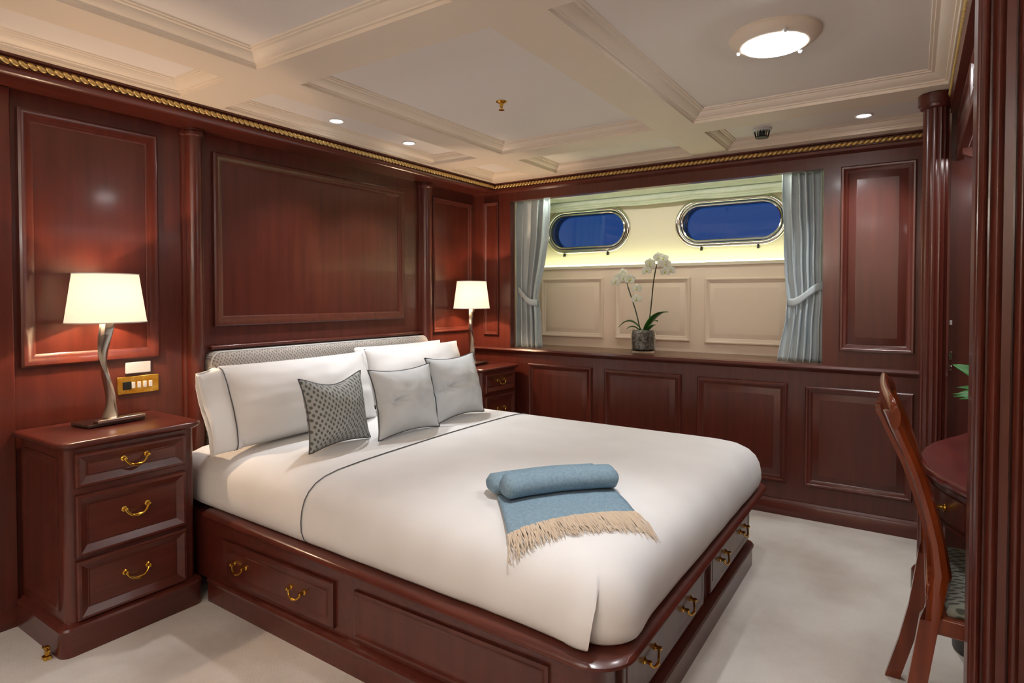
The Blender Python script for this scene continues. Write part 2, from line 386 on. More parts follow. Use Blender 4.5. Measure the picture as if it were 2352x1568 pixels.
for i, (yc, zc, L, H) in enumerate(PORT):
    outer = stadium(yc, zc, L, H)
    rimpath = [(X2-.012, y, z) for y, z in stadium(yc, zc, L+.004, H+.004)]
    w = struct('window_%d' % (i+1), B().tube(rimpath, .020, 10, True), 'chrome', ['oblong chrome porthole beside the left curtain', 'oblong chrome porthole beside the right curtain'][i])
    obj('inner_ring', B().tube([(X2-.012, y, z) for y, z in stadium(yc, zc, L-.026, H-.026)], .009, 8, True), 'chrome', w)
    obj('reveal', B().rings([[(x, y, z) for y, z in stadium(yc, zc, L-k, H-k)] for x, k in ((X2-.005, .012), (X2+.07, .022), (X2+.12, .026))], False, False), 'dark', w)
    obj('pane', B().rings([[(X2+.05, y, z) for y, z in stadium(yc, zc, L-.021, H-.021)], [(X2+.056, y, z) for y, z in stadium(yc, zc, L-.021, H-.021)]]), 'pane', w, smooth=False)
    for dy in (-.19, .19):
        q = B().box(X2-.03, X2-.005, yc+dy-.006, yc+dy+.006, zc-H-.040, zc-H-.016).sphere((X2-.03, yc+dy, zc-H-.036), .008)
        obj('latch', q, 'black', w)

# roman blind folded above the portholes
bl = thing('roman_blind', 'pale folded fabric blind drawn up above the portholes', 'blind', (4.2, 1.48, 1.93))
def blind_fold(x, zt, zb, th, amp):
    rg = []
    for i in range(41):
        y = lerp(.41, 2.56, i/40); s = amp*noise.noise((y*5, x*3, 0)); sec = []
        for k in range(16):
            a = 2*PI*k/16; zc = (zt+zb)/2; hz = (zt-zb)/2
            sec.append((x + th*math.cos(a) + s*.5, y, zc + hz*math.sin(a) + (s if math.sin(a) < 0 else 0)))
        rg.append(sec)
    return B().rings(rg)
for x, zt, zb in ((4.225, 2.005, 1.945), (4.20, 2.006, 1.957), (4.17, 2.006, 1.968)):
    obj('fold', blind_fold(x, zt, zb, .022, .012), 'blind', bl)

# curtains
def curtain(name, y_out, sgn, label, widths, tie_z, seed):
    t = thing(name, label, 'curtain', (3.885, y_out, .885), 'curtains at the window')
    nz, ns = 44, 120; rows = []
    for i in range(nz+1):
        z = lerp(.888, 2.0, i/nz); w = interp(widths, z); rows.append([])
        gather = math.exp(-((z-tie_z)/.10)**2)
        for k in range(ns+1):
            u = k/ns; ph = 2*PI*(5.0*u + .22*math.sin(5*u + seed)) + .35*math.sin(3*z + seed*2 + 4*u)
            amp = .034*(1 - .4*gather)*(0.8 + .2*math.sin(9*u + seed))
            top = sm((z-1.9)/.1)
            x = 3.905 - amp*math.sin(ph)*(1-.3*top) + .004*noise.noise((u*6, z*3, seed))
            y = y_out + sgn*(w*u + .014*math.cos(ph)) + sgn*.008*noise.noise((u*3, z*4, seed+5))
            rows[-1].append((x, y, z))
    o = obj('cloth', B().grid(rows), 'curtain', t, ang=80)
    md = o.modifiers.new('solid', 'SOLIDIFY'); md.thickness = .003
    # hem hooks row at the top: pencil pleat heading
    band = []; wt = interp(widths, tie_z) + .012
    for i in range(31):
        u = i/30; a = PI*u
        x = 3.905 - .042*math.sin(a)**.6 ; y = y_out + sgn*(-.004 + wt*u); z = tie_z + .052 - .10*sm(u*1.15)
        band.append([(x, y, z-.024), (x-.003, y, z-.012), (x-.003, y, z+.012), (x, y, z+.024)])
    tb = obj('tieback', B().grid(band), 'curtain', t, ang=80)
    md = tb.modifiers.new('solid', 'SOLIDIFY'); md.thickness = .004
    return t
curtain('curtain', 2.540, -1, 'grey-blue curtain tied back at the lamp side of the window', [(.88, .205), (1.1, .185), (1.27, .165), (1.45, .205), (1.7, .255), (2., .262)], 1.275, 1.3)
curtain('curtain', .436, 1, 'grey-blue curtain tied back at the chair side of the window', [(.88, .235), (1.1, .20), (1.26, .182), (1.42, .195), (1.7, .205), (2., .215)], 1.285, 4.1)

# ------------------------------------------------------------------ right side: column, near post, overhead cabinet
n = 96; R0 = .046
prof = [(R0*(1 - .07*abs(math.sin(8*2*PI*k/n))**.7*1.0)*math.cos(2*PI*k/n), R0*(1 - .07*abs(math.sin(8*2*PI*k/n))**.7)*math.sin(2*PI*k/n)) for k in range(n)]
cxx, cyy = 3.155, -.068
col = struct('column', B().rings([[(cxx + x, cyy + y, z) for x, y in prof] for z in (0, 2.08)]), 'wood_v', 'fluted mahogany column beside the desk niche', ang=30)
obj('capital', B().lathe([(.05, 2.066), (.058, 2.072), (.060, 2.082), (.066, 2.086), (.066, 2.126), (.06, 2.13)], (cxx, cyy, 0), 40), 'wood_v', col)
obj('base', B().lathe([(.066, 0), (.066, .08), (.06, .09), (.052, .1)], (cxx, cyy, 0), 40), 'wood_v', col)
# near post: moulded jamb
P = [(-.104, .10), (-.104, 0.004), (-.107, 0)]
def ridge(a, c, h, k=8):
    return [(lerp(a, c, i/k), -h*math.sin(PI*i/k)) for i in range(k+1)]
P += ridge(-.109, -.124, .010) + [(-.126, .010), (-.129, .010)] + ridge(-.130, -.150, .009) + [(-.151, .004), (-.166, .002), (-.167, .02), (-.171, .02)] + ridge(-.172, -.188, .007) + [(-.19, .0), (-.26, 0), (-.262, .01), (-.268, .01)] + ridge(-.27, -.30, .008) + [(-.46, 0), (-.46, .10)]
struct('trim_5', B().rings([[(1.60 + x, y, z) for y, x in P] for z in (0, 2.2)]), 'wood_v', 'moulded mahogany jamb nearest the viewer at the desk niche', ang=30)
oc = thing('overhead_cabinet', 'dark mahogany cabinet hanging over the desk', 'cabinet', (2.4, -.38, 1.84))
obj('body', B().box(1.74, 3.20, -.61, -.155, 1.866, 2.05), 'wood_x', oc, bevel=.004)
obj('door', B().panel((0, -.155, 0), (1, 0, 0), (0, 0, 1), (0, 1, 0), (1.76, 2.46, 1.875, 2.045), [(0, 0), (0, .012), (.03, .014), (.036, .006), (.05, .006), (.06, .01)]), 'wood_panel', oc, ang=25)
obj('door', B().panel((0, -.155, 0), (1, 0, 0), (0, 0, 1), (0, 1, 0), (2.48, 3.18, 1.875, 2.045), [(0, 0), (0, .012), (.03, .014), (.036, .006), (.05, .006), (.06, .01)]), 'wood_panel', oc, ang=25)
obj('lower_rail', B().box(1.74, 3.20, -.17, -.138, 1.852, 1.868), 'wood_x', oc, bevel=.004)
def bracket(x):
    pts = [(-.150, 1.852)] + [(-.150 - .09*sm(i/10), 1.835 - .055*(i/10)) for i in range(11)] + [(-.25, 1.76), (-.27, 1.76), (-.60, 1.72), (-.60, 1.852)]
    return B().rings([[(xx, y, z) for y, z in pts] for xx in (x, x+.03)])
obj('bracket', bracket(2.95), 'wood_v', oc, ang=25); obj('bracket', bracket(1.76), 'wood_v', oc, ang=25)
obj('light_strip', B().box(1.9, 3.17, -.30, -.27, 1.852, 1.864), 'nicheled', oc, smooth=False)
sp = thing('niche_switch', 'small white and steel switches on the edge of the desk niche', 'switch', (3.215, -.14, 1.0))
obj('switch_plate', B().box(3.208, 3.22, -.137, -.128, 1.15, 1.17), 'white', sp, bevel=.002)
obj('rocker', B().box(3.206, 3.22, -.140, -.128, 1.0, 1.035), 'chrome', sp, bevel=.002)
obj('rocker', B().box(3.206, 3.22, -.140, -.128, .955, .975), 'chrome', sp, bevel=.002)

# ------------------------------------------------------------------ bed
bed = thing('bed', 'mahogany storage bed with brass handled drawers and padded headboard', 'bed', (2.2, 1.75, 0))
BX0, BX1, BY0 = 1.385, 3.020, .655
obj('body', B().prism(rrect(BX0, BX1, BY0, 2.82, .05, 6, (1, 1, 0, 0)), .09, .362), 'wood_x', bed, ang=30)
pl = B().rings([[(x, y, z) for x, y in rrect(BX0-d, BX1+d, BY0-d, 2.444, .06, 8, (1, 1, 0, 0))] for z, d in ((0, .030), (.076, .030), (.082, .034), (.09, .036), (.098, .032), (.104, .014), (.108, .0))])
pl.v = [(x + (.022 if (y > 2.4 and x < 2) else 0), y, z) for x, y, z in pl.v]
obj('plinth', pl, 'wood_x', bed, ang=30)
def rail():
    rg = []
    for z, d in ((.335, .012), (.340, .026), (.349, .034), (.352, .06), (.358, .080), (.366, .090), (.374, .089), (.382, .078), (.385, .064)):
        rg.append([(x + (.060 if (y > 2.4 and x < 2) else 0), y, z) for x, y in rrect(BX0-d, BX1+d, BY0-d, 2.444, .115, 12, (1, 1, 0, 0))])
    return B().rings(rg)
obj('rail', rail(), 'wood_y', bed, ang=50)
DRW = [(0, 0), (0, .012), (.004, .015), (.016, .016), (.03, .011), (.034, .011), (.036, .014)]
def handle(parent, c, along, out, w=.085, drop=.028, r=.0038):
    c = Vector(c); a = Vector(along); o = Vector(out); b = B()
    path = []
    for i in range(17):
        u = -1 + i/8
        z = -drop*(1 - abs(u)**3.2); d = .012 + .012*(1-u*u)
        path.append(c + a*(u*w/2) + o*d + Vector((0, 0, z)))
    b.tube(path, [r*(1.0 + .5*math.exp(-((i-8)/2)**2)) for i in range(17)], 8)
    for s in (-1, 1):
        e = c + a*(s*w/2)
        b.rings([[e + o*h + rr*(math.cos(2*PI*k/12)*a + math.sin(2*PI*k/12)*Vector((0, 0, 1))) for k in range(12)] for rr, h in ((.0105, -.001), (.0105, .003), (.006, .006), (.005, .013), (.0068, .016), (.0062, .021), (.002, .024))])
    return obj('handle', b, 'brass', parent)
SL = dict(o=(BX0, 0, 0), U=(0, 1, 0), V=(0, 0, 1), Nn=(-1, 0, 0))
d = obj('drawer', B().panel(rect=(1.655, 2.330, .125, .285), prof=DRW, **SL), 'wood_panel', bed, ang=25)
for y in (2.20, 1.845): handle(d, (BX0-.014, y, .213), (0, 1, 0), (-1, 0, 0), .075, .026)
obj('side_panel', B().panel(rect=(.800, 1.555, .125, .285), prof=[(0, 0), (0, .010), (.01, .013), (.02, .006), (.03, .003), (.05, .004)], **SL), 'wood_panel', bed, ang=25)
FT = dict(o=(0, BY0, 0), U=(1, 0, 0), V=(0, 0, 1), Nn=(0, -1, 0))
for x0, x1, hs in ((1.50, 2.255, (1.70, 2.05)), (2.345, 3.00, (2.52, 2.86))):
    d = obj('drawer', B().panel(rect=(x0, x1, .125, .300), prof=DRW, **FT), 'wood_panel', bed, ang=25)
    for x in hs: handle(d, (x, BY0-.014, .213), (1, 0, 0), (0, -1, 0), .085, .026)
hb = B().rings([[(x, y, z) for x, z in rrect(1.615+d, 3.175-d, .40, 1.004-d, .055, 8, (0, 0, 1, 1))] for y, d in ((2.885, 0), (2.83, 0), (2.812, .006), (2.80, .018), (2.795, .035))])
obj('headboard', hb, 'headfab', bed, ang=60)
obj('headboard_piping', B().tube([(x, 2.818, z) for x, z in [(1.617, .41)] + rrect(1.617, 3.173, .40, 1.002, .055, 8, (0, 0, 1, 1))[2:][::-1] + [(3.173, .41)]], .004, 6), 'silver', bed)

# mattress + duvet: rounded ring profile
MX0, MX1, MY0, MY1 = 1.340, 3.035, .588, 2.79
def ring(t, z, fold=0., r0=.12, x0=MX0, x1=MX1, y0=MY0, y1=MY1, nc=36, nsid=50):
    r = max(.03, r0 - .3*t); X0, X1, Y0, Y1 = x0+t, x1-t, y0+t, y1-t; pts = []
    cs = ((X0+r, Y0+r, PI), (X1-r, Y0+r, 1.5*PI), (X1-r, Y1-r, 0), (X0+r, Y1-r, .5*PI))
    for k, (cx, cy, a0) in enumerate(cs):
        for i in range(nc+1):
            a = a0 + .5*PI*i/nc; nn = (math.cos(a), math.sin(a))
            s = (i/nc - .5)*(.5*PI*r0) if k == 0 else 9
            pts.append((cx + r*nn[0], cy + r*nn[1], nn, s))
        nx = cs[(k+1) % 4]; a1 = a0 + .5*PI; e0 = (cx + r*math.cos(a1), cy + r*math.sin(a1)); e1 = (nx[0] + r*math.cos(nx[2]), nx[1] + r*math.sin(nx[2]))
        nn = (math.cos(a1), math.sin(a1))
        for i in range(1, nsid):
            u = (i/nsid); pts.append((lerp(e0[0], e1[0], u), lerp(e0[1], e1[1], u), nn, (.25*PI*r0 + u*1.4) if k == 0 else (-(.25*PI*r0) - (1-u)*1.9 if k == 3 else 9)))
    out = []
    for x, y, nn, s in pts:
        dsp = 0
        x += .030*max(0, y - .7)*max(0, min(1, (2.2-x)/.85))
        if fold and abs(s) < 1.4:
            s0 = -.020; q = s - s0; tg = -.036*fold*math.exp(-(q/.10)**2)
            if q < 0: dsp = .018*fold*math.exp(q/.14)
            else: dsp = -.034*fold*math.exp(-q/.045) + .012*fold*math.exp(-((q-.12)/.06)**2)
            x += tg*-nn[1]; y += tg*nn[0]
        w = .004*noise.noise((x*3.2, y*3.2, z*4)) + .0025*noise.noise((x*9, y*9, z*6))
        out.append((x + nn[0]*(dsp + w), y + nn[1]*(dsp + w), z))
    return out
DPROF = [(.030, .3865), (.012, .388), (.000, .400), (-.010, .432), (-.009, .468), (-.003, .504), (.010, .536), (.032, .562), (.065, .583), (.11, .597), (.18, .606), (.30, .611), (.46, .614), (.64, .616), (.80, .617)]
def zsurf(x, y):
    dd = min(x - MX0, MX1 - x, y - MY0)
    # rounded corner
    if x - MX0 < .2 and y - MY0 < .2:
        ax, ay = .2 - (x-MX0), .2 - (y-MY0); dd = .2 - math.hypot(ax, ay)
    return interp([(t, z) for t, z in DPROF[2:] if t >= 0], max(0, dd))
obj_m = thing('mattress', 'white sheeted mattress showing below the pillows at the bed head', 'mattress', (2.2, 1.75, .388))
obj('mattress_body', B().rings([[(x, y, z) for x, y in rrect(1.40+t, 3.02-t, .70+t, 2.79-t, .08, 8)] for t, z in ((.02, .389), (0, .41), (0, .52), (.02, .555), (.05, .57))]), 'linen', obj_m, ang=60)
dv = thing('duvet', 'smooth white duvet with thin grey piped fold covering the bed', 'duvet', (2.2, 1.75, .389))
rg = []
for i, (t, z) in enumerate(DPROF):
    fo = sm((.575 - z)/.15)
    rg.append(ring(t, z, fo))
# refine rings by interpolation for smoothness
obj('cover', B().rings(rg, False, True), 'linen', dv, ang=70)
# turned-down top sheet and piping
xsec = []
for side in (0, 1):
    L = [((MX0 + t) if side == 0 else (MX1 - t), z, t) for t, z in DPROF[1:]]
    xsec += L if side == 0 else L[::-1]
def off(pt, o):
    x, z, t = pt; cxm = (MX0+MX1)/2
    k = sm((.6 - z)/.12); return (x - o*(k if x < cxm else -k), z + o*(1-k*.7))
def yline(i, y): u = i/(len(xsec)-1); return y - .05*(1-u) + .04*u
rows = []
for j in range(13):
    rows.append([(off(p, .003)[0] + .030*(lerp(yline(i, 1.85), 2.56, j/12) - .7)*max(0, min(1, (2.2-p[0])/.85)), lerp(yline(i, 1.85), 2.56, j/12), off(p, .003)[1]) for i, p in enumerate(xsec)])
o = obj('turned_sheet', B().grid(rows), 'linen', dv, ang=70)
md = o.modifiers.new('sub', 'SUBSURF'); md.levels = 1; md.render_levels = 1
obj('piping', B().tube([(off(p, .004)[0] + .030*(yline(i, 1.85) - .7)*max(0, min(1, (2.2-p[0])/.85)), yline(i, 1.85), off(p, .004)[1]) for i, p in enumerate(xsec)], .0014, 6), 'pipe', dv)

# ------------------------------------------------------------------ pillows and cushions
def pillow(name, label, cat, c, w, h, t, tilt, rz, m, group=None, pinch=.05, flange=0., piping='pipe', fl_line=False, sag=.0, dent=0., seed=0, exp=2.1, nu=48):
    """c = middle of the bottom edge; leans back by tilt; front faces -Y"""
    T = thing(name, label, cat, c, group)
    Rm = Matrix.Rotation(rz, 4, 'Z') @ Matrix.Rotation(-tilt, 4, 'X')
    C0 = Vector(c)
    def pt(u, v, s):
        pu = (1 - abs(u)**exp); pv = (1 - abs(v)**exp)
        th = t/2*max(0, pu)**.62*max(0, pv)**.62
        x = u*w/2*(1 - pinch*(1 - v*v)); z = h/2 + v*h/2*(1 - pinch*(1 - u*u))
        if v > 0: z -= sag*h*(1-u*u)**2*v*v
        ed = max(abs(u), abs(v)); dz = noise.noise((u*1.7 + seed, v*1.7, s*2 + seed))*.12 + noise.noise((u*4 + seed, v*4, s + seed))*.05 + .05*ed**3*math.sin(11*math.atan2(v, u) + seed + 2*noise.noise((u*2, v*2, seed)))
        # radial creases towards the corners
        cr = 0
        th *= (1 + dz)
        if dent and s < 0:
            q = math.exp(-(((u+.55)/.34)**2 + ((v-.02)/.16)**2)); th -= dent*q*(.6 + .4*math.sin(6*math.atan2(v, u+.75)))
        y = s*th
        z = max(z, .004)
        return C0 + Rm @ Vector((x, y, z + .004))
    for_f = B(); N_ = nu
    fr = [[pt(-1 + 2*i/N_, -1 + 2*j/N_, -1) for i in range(N_+1)] for j in range(N_+1)]
    bk = [[pt(-1 + 2*i/N_, -1 + 2*j/N_, 1) for i in range(N_+1)] for j in range(N_+1)]
    for_f.grid(fr); for_f.grid(bk)
    o = obj('cover', for_f, m, T, ang=180)
    bm = bmesh.new(); bm.from_mesh(o.data); bmesh.ops.remove_doubles(bm, verts=bm.verts, dist=.0006); bmesh.ops.recalc_face_normals(bm, faces=bm.faces); bm.to_mesh(o.data); bm.free(); o.data.shade_smooth()
    edge = [(-1 + 2*i/N_, -1) for i in range(N_)] + [(1, -1 + 2*i/N_) for i in range(N_)] + [(1 - 2*i/N_, 1) for i in range(N_)] + [(-1, 1 - 2*i/N_) for i in range(N_)]
    if piping: obj('piping', B().tube([pt(u, v, -1) for u, v in edge], .0028, 6, True), piping, T)
    if flange:
        # open housewife border hanging beyond the left end
        rows = []
        for side in (-1, 1):
            R_ = []
            for j in range(25):
                v = -1 + 2*j/24; row = []
                for k in range(9):
                    q = k/8; x = -w/2*(1 - pinch*(1-v*v)) + .05*(1-q) - flange*q
                    th = (.030*(1-q) + .016*q)*(1 - abs(v)**6)**.5 + .008*q*noise.noise((v*5, side*3, q*2))
                    z = h/2 + v*h/2*(1.0 + .03*q) - .035*q*(1 - .3*v) - .03*q*(v < 0)*v*v + .006*noise.noise((v*4, q*3, side))
                    row.append(C0 + Rm @ Vector((x, side*th + .012*q*math.sin(v*4), max(z, .004))))
                R_.append(row)
            rows.append(R_)
        fb = B().grid(rows[0]).grid(rows[1])
        f = obj('flange', fb, m, T, ang=80); md = f.modifiers.new('solid', 'SOLIDIFY'); md.thickness = .003
        obj('flange_piping', B().tube([r[2] + Rm @ Vector((0, -.004, 0)) for r in rows[0]], .0022, 6), 'pipe', T)
    return T
G = 'white pillows against the headboard'
ZM = .616
pillow('pillow', 'white pillow behind the piped pillow on the lamp switch side', 'pillow', (1.98, 2.675, ZM), .84, .325, .14, .20, 0, 'linen', G, .03, 0, None, seed=3)
pillow('pillow', 'white pillow at the back in the far corner of the bed', 'pillow', (2.83, 2.675, ZM), .78, .36, .14, .20, 0, 'linen', G, .03, 0, None, seed=11)
pillow('pillow', 'large white pillow with grey piped flange beside the nightstand drawers', 'pillow', (1.885, 2.405, ZM), .86, .368, .27, .30, .03, 'linen', G, .03, .095, None, seed=5)
pillow('pillow', 'white pillow leaning behind the two plain silver cushions', 'pillow', (2.735, 2.435, ZM), .80, .375, .25, .28, -.02, 'linen', G, .035, 0, None, seed=8)
G2 = 'scatter cushions on the bed'
pillow('cushion', 'grey cushion with dark woven spots', 'cushion', (1.775, 2.075, ZM), .36, .315, .17, .20, .06, 'knit', G2, .13, 0, 'pipe', sag=.08, seed=21)
pillow('cushion', 'plain silver cushion between the spotted cushion and the other silver one', 'cushion', (2.115, 1.985, ZM), .40, .325, .19, .22, -.05, 'silver', G2, .13, 0, 'pipe', dent=.035, seed=31)
pillow('cushion', 'plain silver cushion nearest the window', 'cushion', (2.55, 2.02, ZM), .42, .345, .20, .24, .02, 'silver', G2, .13, 0, 'pipe', dent=.035, seed=44)

# ------------------------------------------------------------------ throw blanket
A = Vector((.79, -.613, 0)).normalized(); Pv = Vector((-.613, -.79, 0)).normalized()
O = Vector((1.797, 1.060, 0)); LW = .402
tw = thing('throw_blanket', 'rolled light blue throw with cream fringe on the foot of the bed', 'blanket', (O.x, O.y, .617))
def tp(a, p): return O + A*a + Pv*p
def roll(pc, rp, rz, lift, bow, sh):
    rgs = []
    for i in range(25):
        u = i/24; a = (u-.5)*LW + sh; bw = bow*(1 - (2*u-1)**2); e = min(1, min(u, 1-u)*14 + .55)
        c = tp(a, pc - bw); z0 = zsurf(c.x, c.y) + .012 + lift
        rgs.append([c + Pv*(rp*e*math.cos(2*PI*k/24)) + Vector((0, 0, z0 + rz + rz*e*math.sin(2*PI*k/24)*(1 + .05*noise.noise((u*4, k, pc))))) for k in range(24)])
    return B().rings(rgs)
obj('roll', roll(.030, .050, .030, 0, .012, -.012), 'blue', tw, ang=60)
obj('roll', roll(.108, .056, .038, .002, .015, .012), 'blue', tw, ang=60)
FL0, FR0 = tp(-.5*LW + .01, .06), tp(.5*LW + .01, .06)
FL1, FR1 = Vector((1.400, .945, 0)), Vector((1.735, .698, 0))
EL, ER = Vector((1.352, .898, 0)), Vector((1.690, .612, 0))
def fl(u, q, dz=0):
    c = FL0.lerp(FL1, q).lerp(FR0.lerp(FR1, q), u) + Pv*(-.008*math.sin(PI*u)*q)
    c.z = zsurf(c.x, c.y) + .009 + dz + .002*noise.noise((u*6, q*5, 1)); return c
o = obj('flap', B().grid([[fl(u/24, q/14) for u in range(25)] for q in range(15)]), 'blue', tw, ang=80)
md = o.modifiers.new('solid', 'SOLIDIFY'); md.thickness = .006; md.offset = 1
b = B()
for i in range(190):
    u = (i + random.random()*.8)/190; st = fl(u, .97, .004 + .004*random.random()); k_ = random.uniform(.85, 1.12)
    en = EL.lerp(ER, u) + A*random.uniform(-.012, .012); d_ = Vector((en.x - st.x, en.y - st.y, 0))*k_; pts = []
    for k in range(7):
        s_ = k/6; c = st + d_*s_ + A*(.006*math.sin(s_*5 + i)*s_)
        c.x = max(c.x, 1.352); c.y = max(c.y, .606)
        c.z = zsurf(c.x, c.y) + .005 + .008*(1-s_) + .004*random.random(); pts.append(c)
    b.tube(pts, [.0024, .0024, .0022, .002, .0018, .0015, .0008], 5)
f = obj('fringe', b, 'fringe', tw); f['kind'] = 'stuff'

# ------------------------------------------------------------------ nightstands
def nightstand(label, x0, x1, yf, zt):
    yb = 2.866; t = thing('nightstand', label, 'nightstand', ((x0+x1)/2, (yf+yb)/2, 0), 'bedside cabinets')
    bx0, bx1, by = x0+.022, x1-.022, yf+.022; zs = zt/.757
    obj('body', B().prism(rrect(bx0, bx1, by, yb, .028, 6, (1, 1, 0, 0)), .10, zt-.024), 'wood_v', t, ang=30)
    obj('plinth', B().rings([[(x, y, z) for x, y in rrect(bx0-d, bx1+d, by-d, yb, .035, 6, (1, 1, 0, 0))] for z, d in ((0, .022), (.088, .022), (.094, .024), (.102, .020), (.108, .008), (.114, 0))]), 'wood_x', t, ang=35)
    obj('top', B().rings([[(x, y, z) for x, y in rrect(bx0-d, bx1+d, by-d, yb, .045, 8, (1, 1, 0, 0))] for z, d in ((zt-.030, .0), (zt-.026, .012), (zt-.020, .020), (zt-.012, .026), (zt-.005, .026), (zt-.001, .022), (zt, .016))]), 'wood_x', t, ang=45)
    for z0, z1, hz in ((.590, .712, .653), (.343, .563, .462), (.115, .327, .222)):
        d = obj('drawer', B().panel((0, by, 0), (1, 0, 0), (0, 0, 1), (0, -1, 0), (x0+.052, x1-.068, z0*zs, z1*zs), [(0, 0), (0, .014), (.004, .019), (.012, .019), (.036, .006), (.039, .006), (.041, .010)]), 'wood_x', t, ang=25)
        handle(d, ((x0+x1)/2 - .004, by-.010, hz*zs + .012), (1, 0, 0), (0, -1, 0), .082, .028, .0042)
    obj('side_panel', B().panel((bx0, 0, 0), (0, 1, 0), (0, 0, 1), (-1, 0, 0), (by+.05, yb-.03, .15, zt-.06), [(0, 0), (0, .006), (.012, .008), (.03, .002), (.04, .003)]), 'wood_panel', t, ang=25)
    obj('side_panel', B().panel((bx1, 0, 0), (0, 1, 0), (0, 0, 1), (1, 0, 0), (by+.05, yb-.03, .15, zt-.06), [(0, 0), (0, .006), (.012, .008), (.03, .002), (.04, .003)]), 'wood_panel', t, ang=25)
    return t
nightstand('mahogany nightstand with three fully visible brass handled drawers', .860, 1.368, 2.452, .758)
nightstand('mahogany nightstand in the far corner behind the bed', 3.285, 3.760, 2.425, .778)

# ------------------------------------------------------------------ table lamps
def lamp(label, x, y, z, rz):
    t = thing('table_lamp', label, 'lamp', (x, y, z), 'bedside lamps')
    Rz = Matrix.Rotation(rz, 3, 'Z')
    def W(p): q = Rz @ Vector(p); return (x + q.x, y + q.y, z + q.z)
    def wb(bb): bb.v = [W(v) for v in bb.v]; return bb
    obj('base', wb(B().box(-.110, .110, -.070, .060, .0, .012)), 'glassdark', t, bevel=.003)
    obj('base_plate', wb(B().box(-.080, .105, -.082, -.040, .0125, .026)), 'nickel', t, bevel=.003)
    # twisted ribbon stem
    ctr = [(0.0, -.012), (.05, .002), (.11, .006), (.17, -.004), (.23, -.002), (.29, .012), (.34, .0), (.385, -.006), (.415, -.004)]
    path = []
    n = 46
    for i in range(n+1):
        s = i/n; h = .018 + s*.405
        cx_ = .016*math.sin(2*PI*s*1.05 + .6)*(1-.3*s) - .004
        tw_ = lerp(.9, 0., 1) + 2.2*sm((1-s)/.95)
        path.append((Vector((cx_, 0, h)), Vector((math.cos(tw_), math.sin(tw_), 0)), Vector((-math.sin(tw_), math.cos(tw_), 0))))
    def sec(i):
        s = i/n; wd = lerp(.017, .026, sm(s*1.2)) if s > .15 else lerp(.030, .017, s/.15)
        tk = lerp(.008, .015, s)
        return [(-wd, -tk*.5), (-wd*.6, -tk), (wd*.6, -tk), (wd, -tk*.5), (wd, tk*.5), (wd*.6, tk), (-wd*.6, tk), (-wd, tk*.5)]
    obj('stem', wb(B().sweep(path, sec)), 'nickel', t, ang=35)
    obj('collar', wb(B().box(-.029, .029, -.018, .018, .418, .430)), 'nickel', t, bevel=.003)
    obj('rod', wb(B().lathe([(.004, .43), (.004, .598)], (0, 0, 0), 12)), 'brass', t)
    obj('bulb', wb(B().lathe([(.008, .46), (.012, .48), (.024, .51), (.027, .53), (.02, .55), (.006, .562)], (.0, 0.035, 0), 16)), 'pot', t)
    zb, zt = .408, .603
    def ell(r, h): return [(r*math.cos(2*PI*k/64), r*.86*math.sin(2*PI*k/64), h) for k in range(64)]
    sh = B().rings([ell(lerp(.146, .118, q), lerp(zb, zt, q)) for q in (0, .25, .5, .75, 1)], False, False)
    o = obj('shade', wb(sh), 'shade', t, ang=60)
    obj('shade_trim', wb(B().tube(ell(.146, zb), .0025, 6, True)), 'linen', t); obj('shade_trim', wb(B().tube(ell(.118, zt), .0025, 6, True)), 'linen', t)
    obj('spider', wb(B().tube([(-.118, 0, zt-.004), (.118, 0, zt-.004)], .002, 6)), 'brass', t)
    light('lamp_light', 'POINT', W((0, -.0, .50)), E_LAMP, (1, .72, .48), t, shadow_soft_size=.01)
lamp('cream shaded lamp on the nearer nightstand beside the wall switches', 1.132, 2.735, .760, .10)
lamp('cream shaded lamp on the far corner nightstand', 3.49, 2.675, .780, .10)

# wall plates
o = tag(obj('blank_plate', B().box(1.262, 1.366, 2.872, YW-.0005, .932, .982), 'white', bevel=.003), 'plain white plate on the wall above the brass switch plate', 'wall plate')
sp = thing('switch_plate', 'brass switch plate with white rockers above the nightstand', 'switch', (1.314, 2.875, .842))
obj('plate', B().box(1.228, 1.402, 2.876, YW-.0005, .842, .920), 'brass', sp, bevel=.003)
obj('socket', B().box(1.250, 1.284, 2.872, 2.878, .862, .898), 'black', sp, bevel=.002)
for x in (1.292, 1.316, 1.340, 1.364):
    obj('rocker', B().box(x-.007, x+.007, 2.870, 2.877, .866, .894), 'white', sp, bevel=.002)

# ------------------------------------------------------------------ ceiling fixtures
ZP = ZB + .052
def spot(x, y, label, z=ZP, e=E_SPOT, ang=100, blend=.8):
    t = thing('downlight', label, 'light', (x, y, z-.006), 'recessed downlights')
    obj('trim_ring', B().lathe([(.042, 0), (.042, -.004), (.036, -.006), (.030, -.003), (.030, 0)], (x, y, z), 32), 'white', t)
    obj('lens', B().lathe([(.029, -.0015), (.024, -.004), (.001, -.005)], (x, y, z), 24), 'spotglow', t)
    light('spot_light', 'SPOT', (x, y, z-.012), e, (.97, .98, 1), t, spot_size=math.radians(ang), spot_blend=blend, shadow_soft_size=.03)
spot(2.116, 2.50, 'small glowing downlight over the middle of the headboard')
spot(2.655, 2.50, 'small glowing downlight over the right of the headboard')
spot(3.52, .223, 'small glowing downlight beside the fluted column')
spot(1.48, .76, 'recessed downlight on the beam above the near corner of the bed', ZB, 30, 62, .9)
spot(-.5, 2.45, 'added unseen fill downlight by the entrance over the headboard side')  # out of view, added for fill light
spot(-.1, .99, 'added fill downlight on the beam behind the viewer', ZB)  # another downlight added out of view to brighten the room
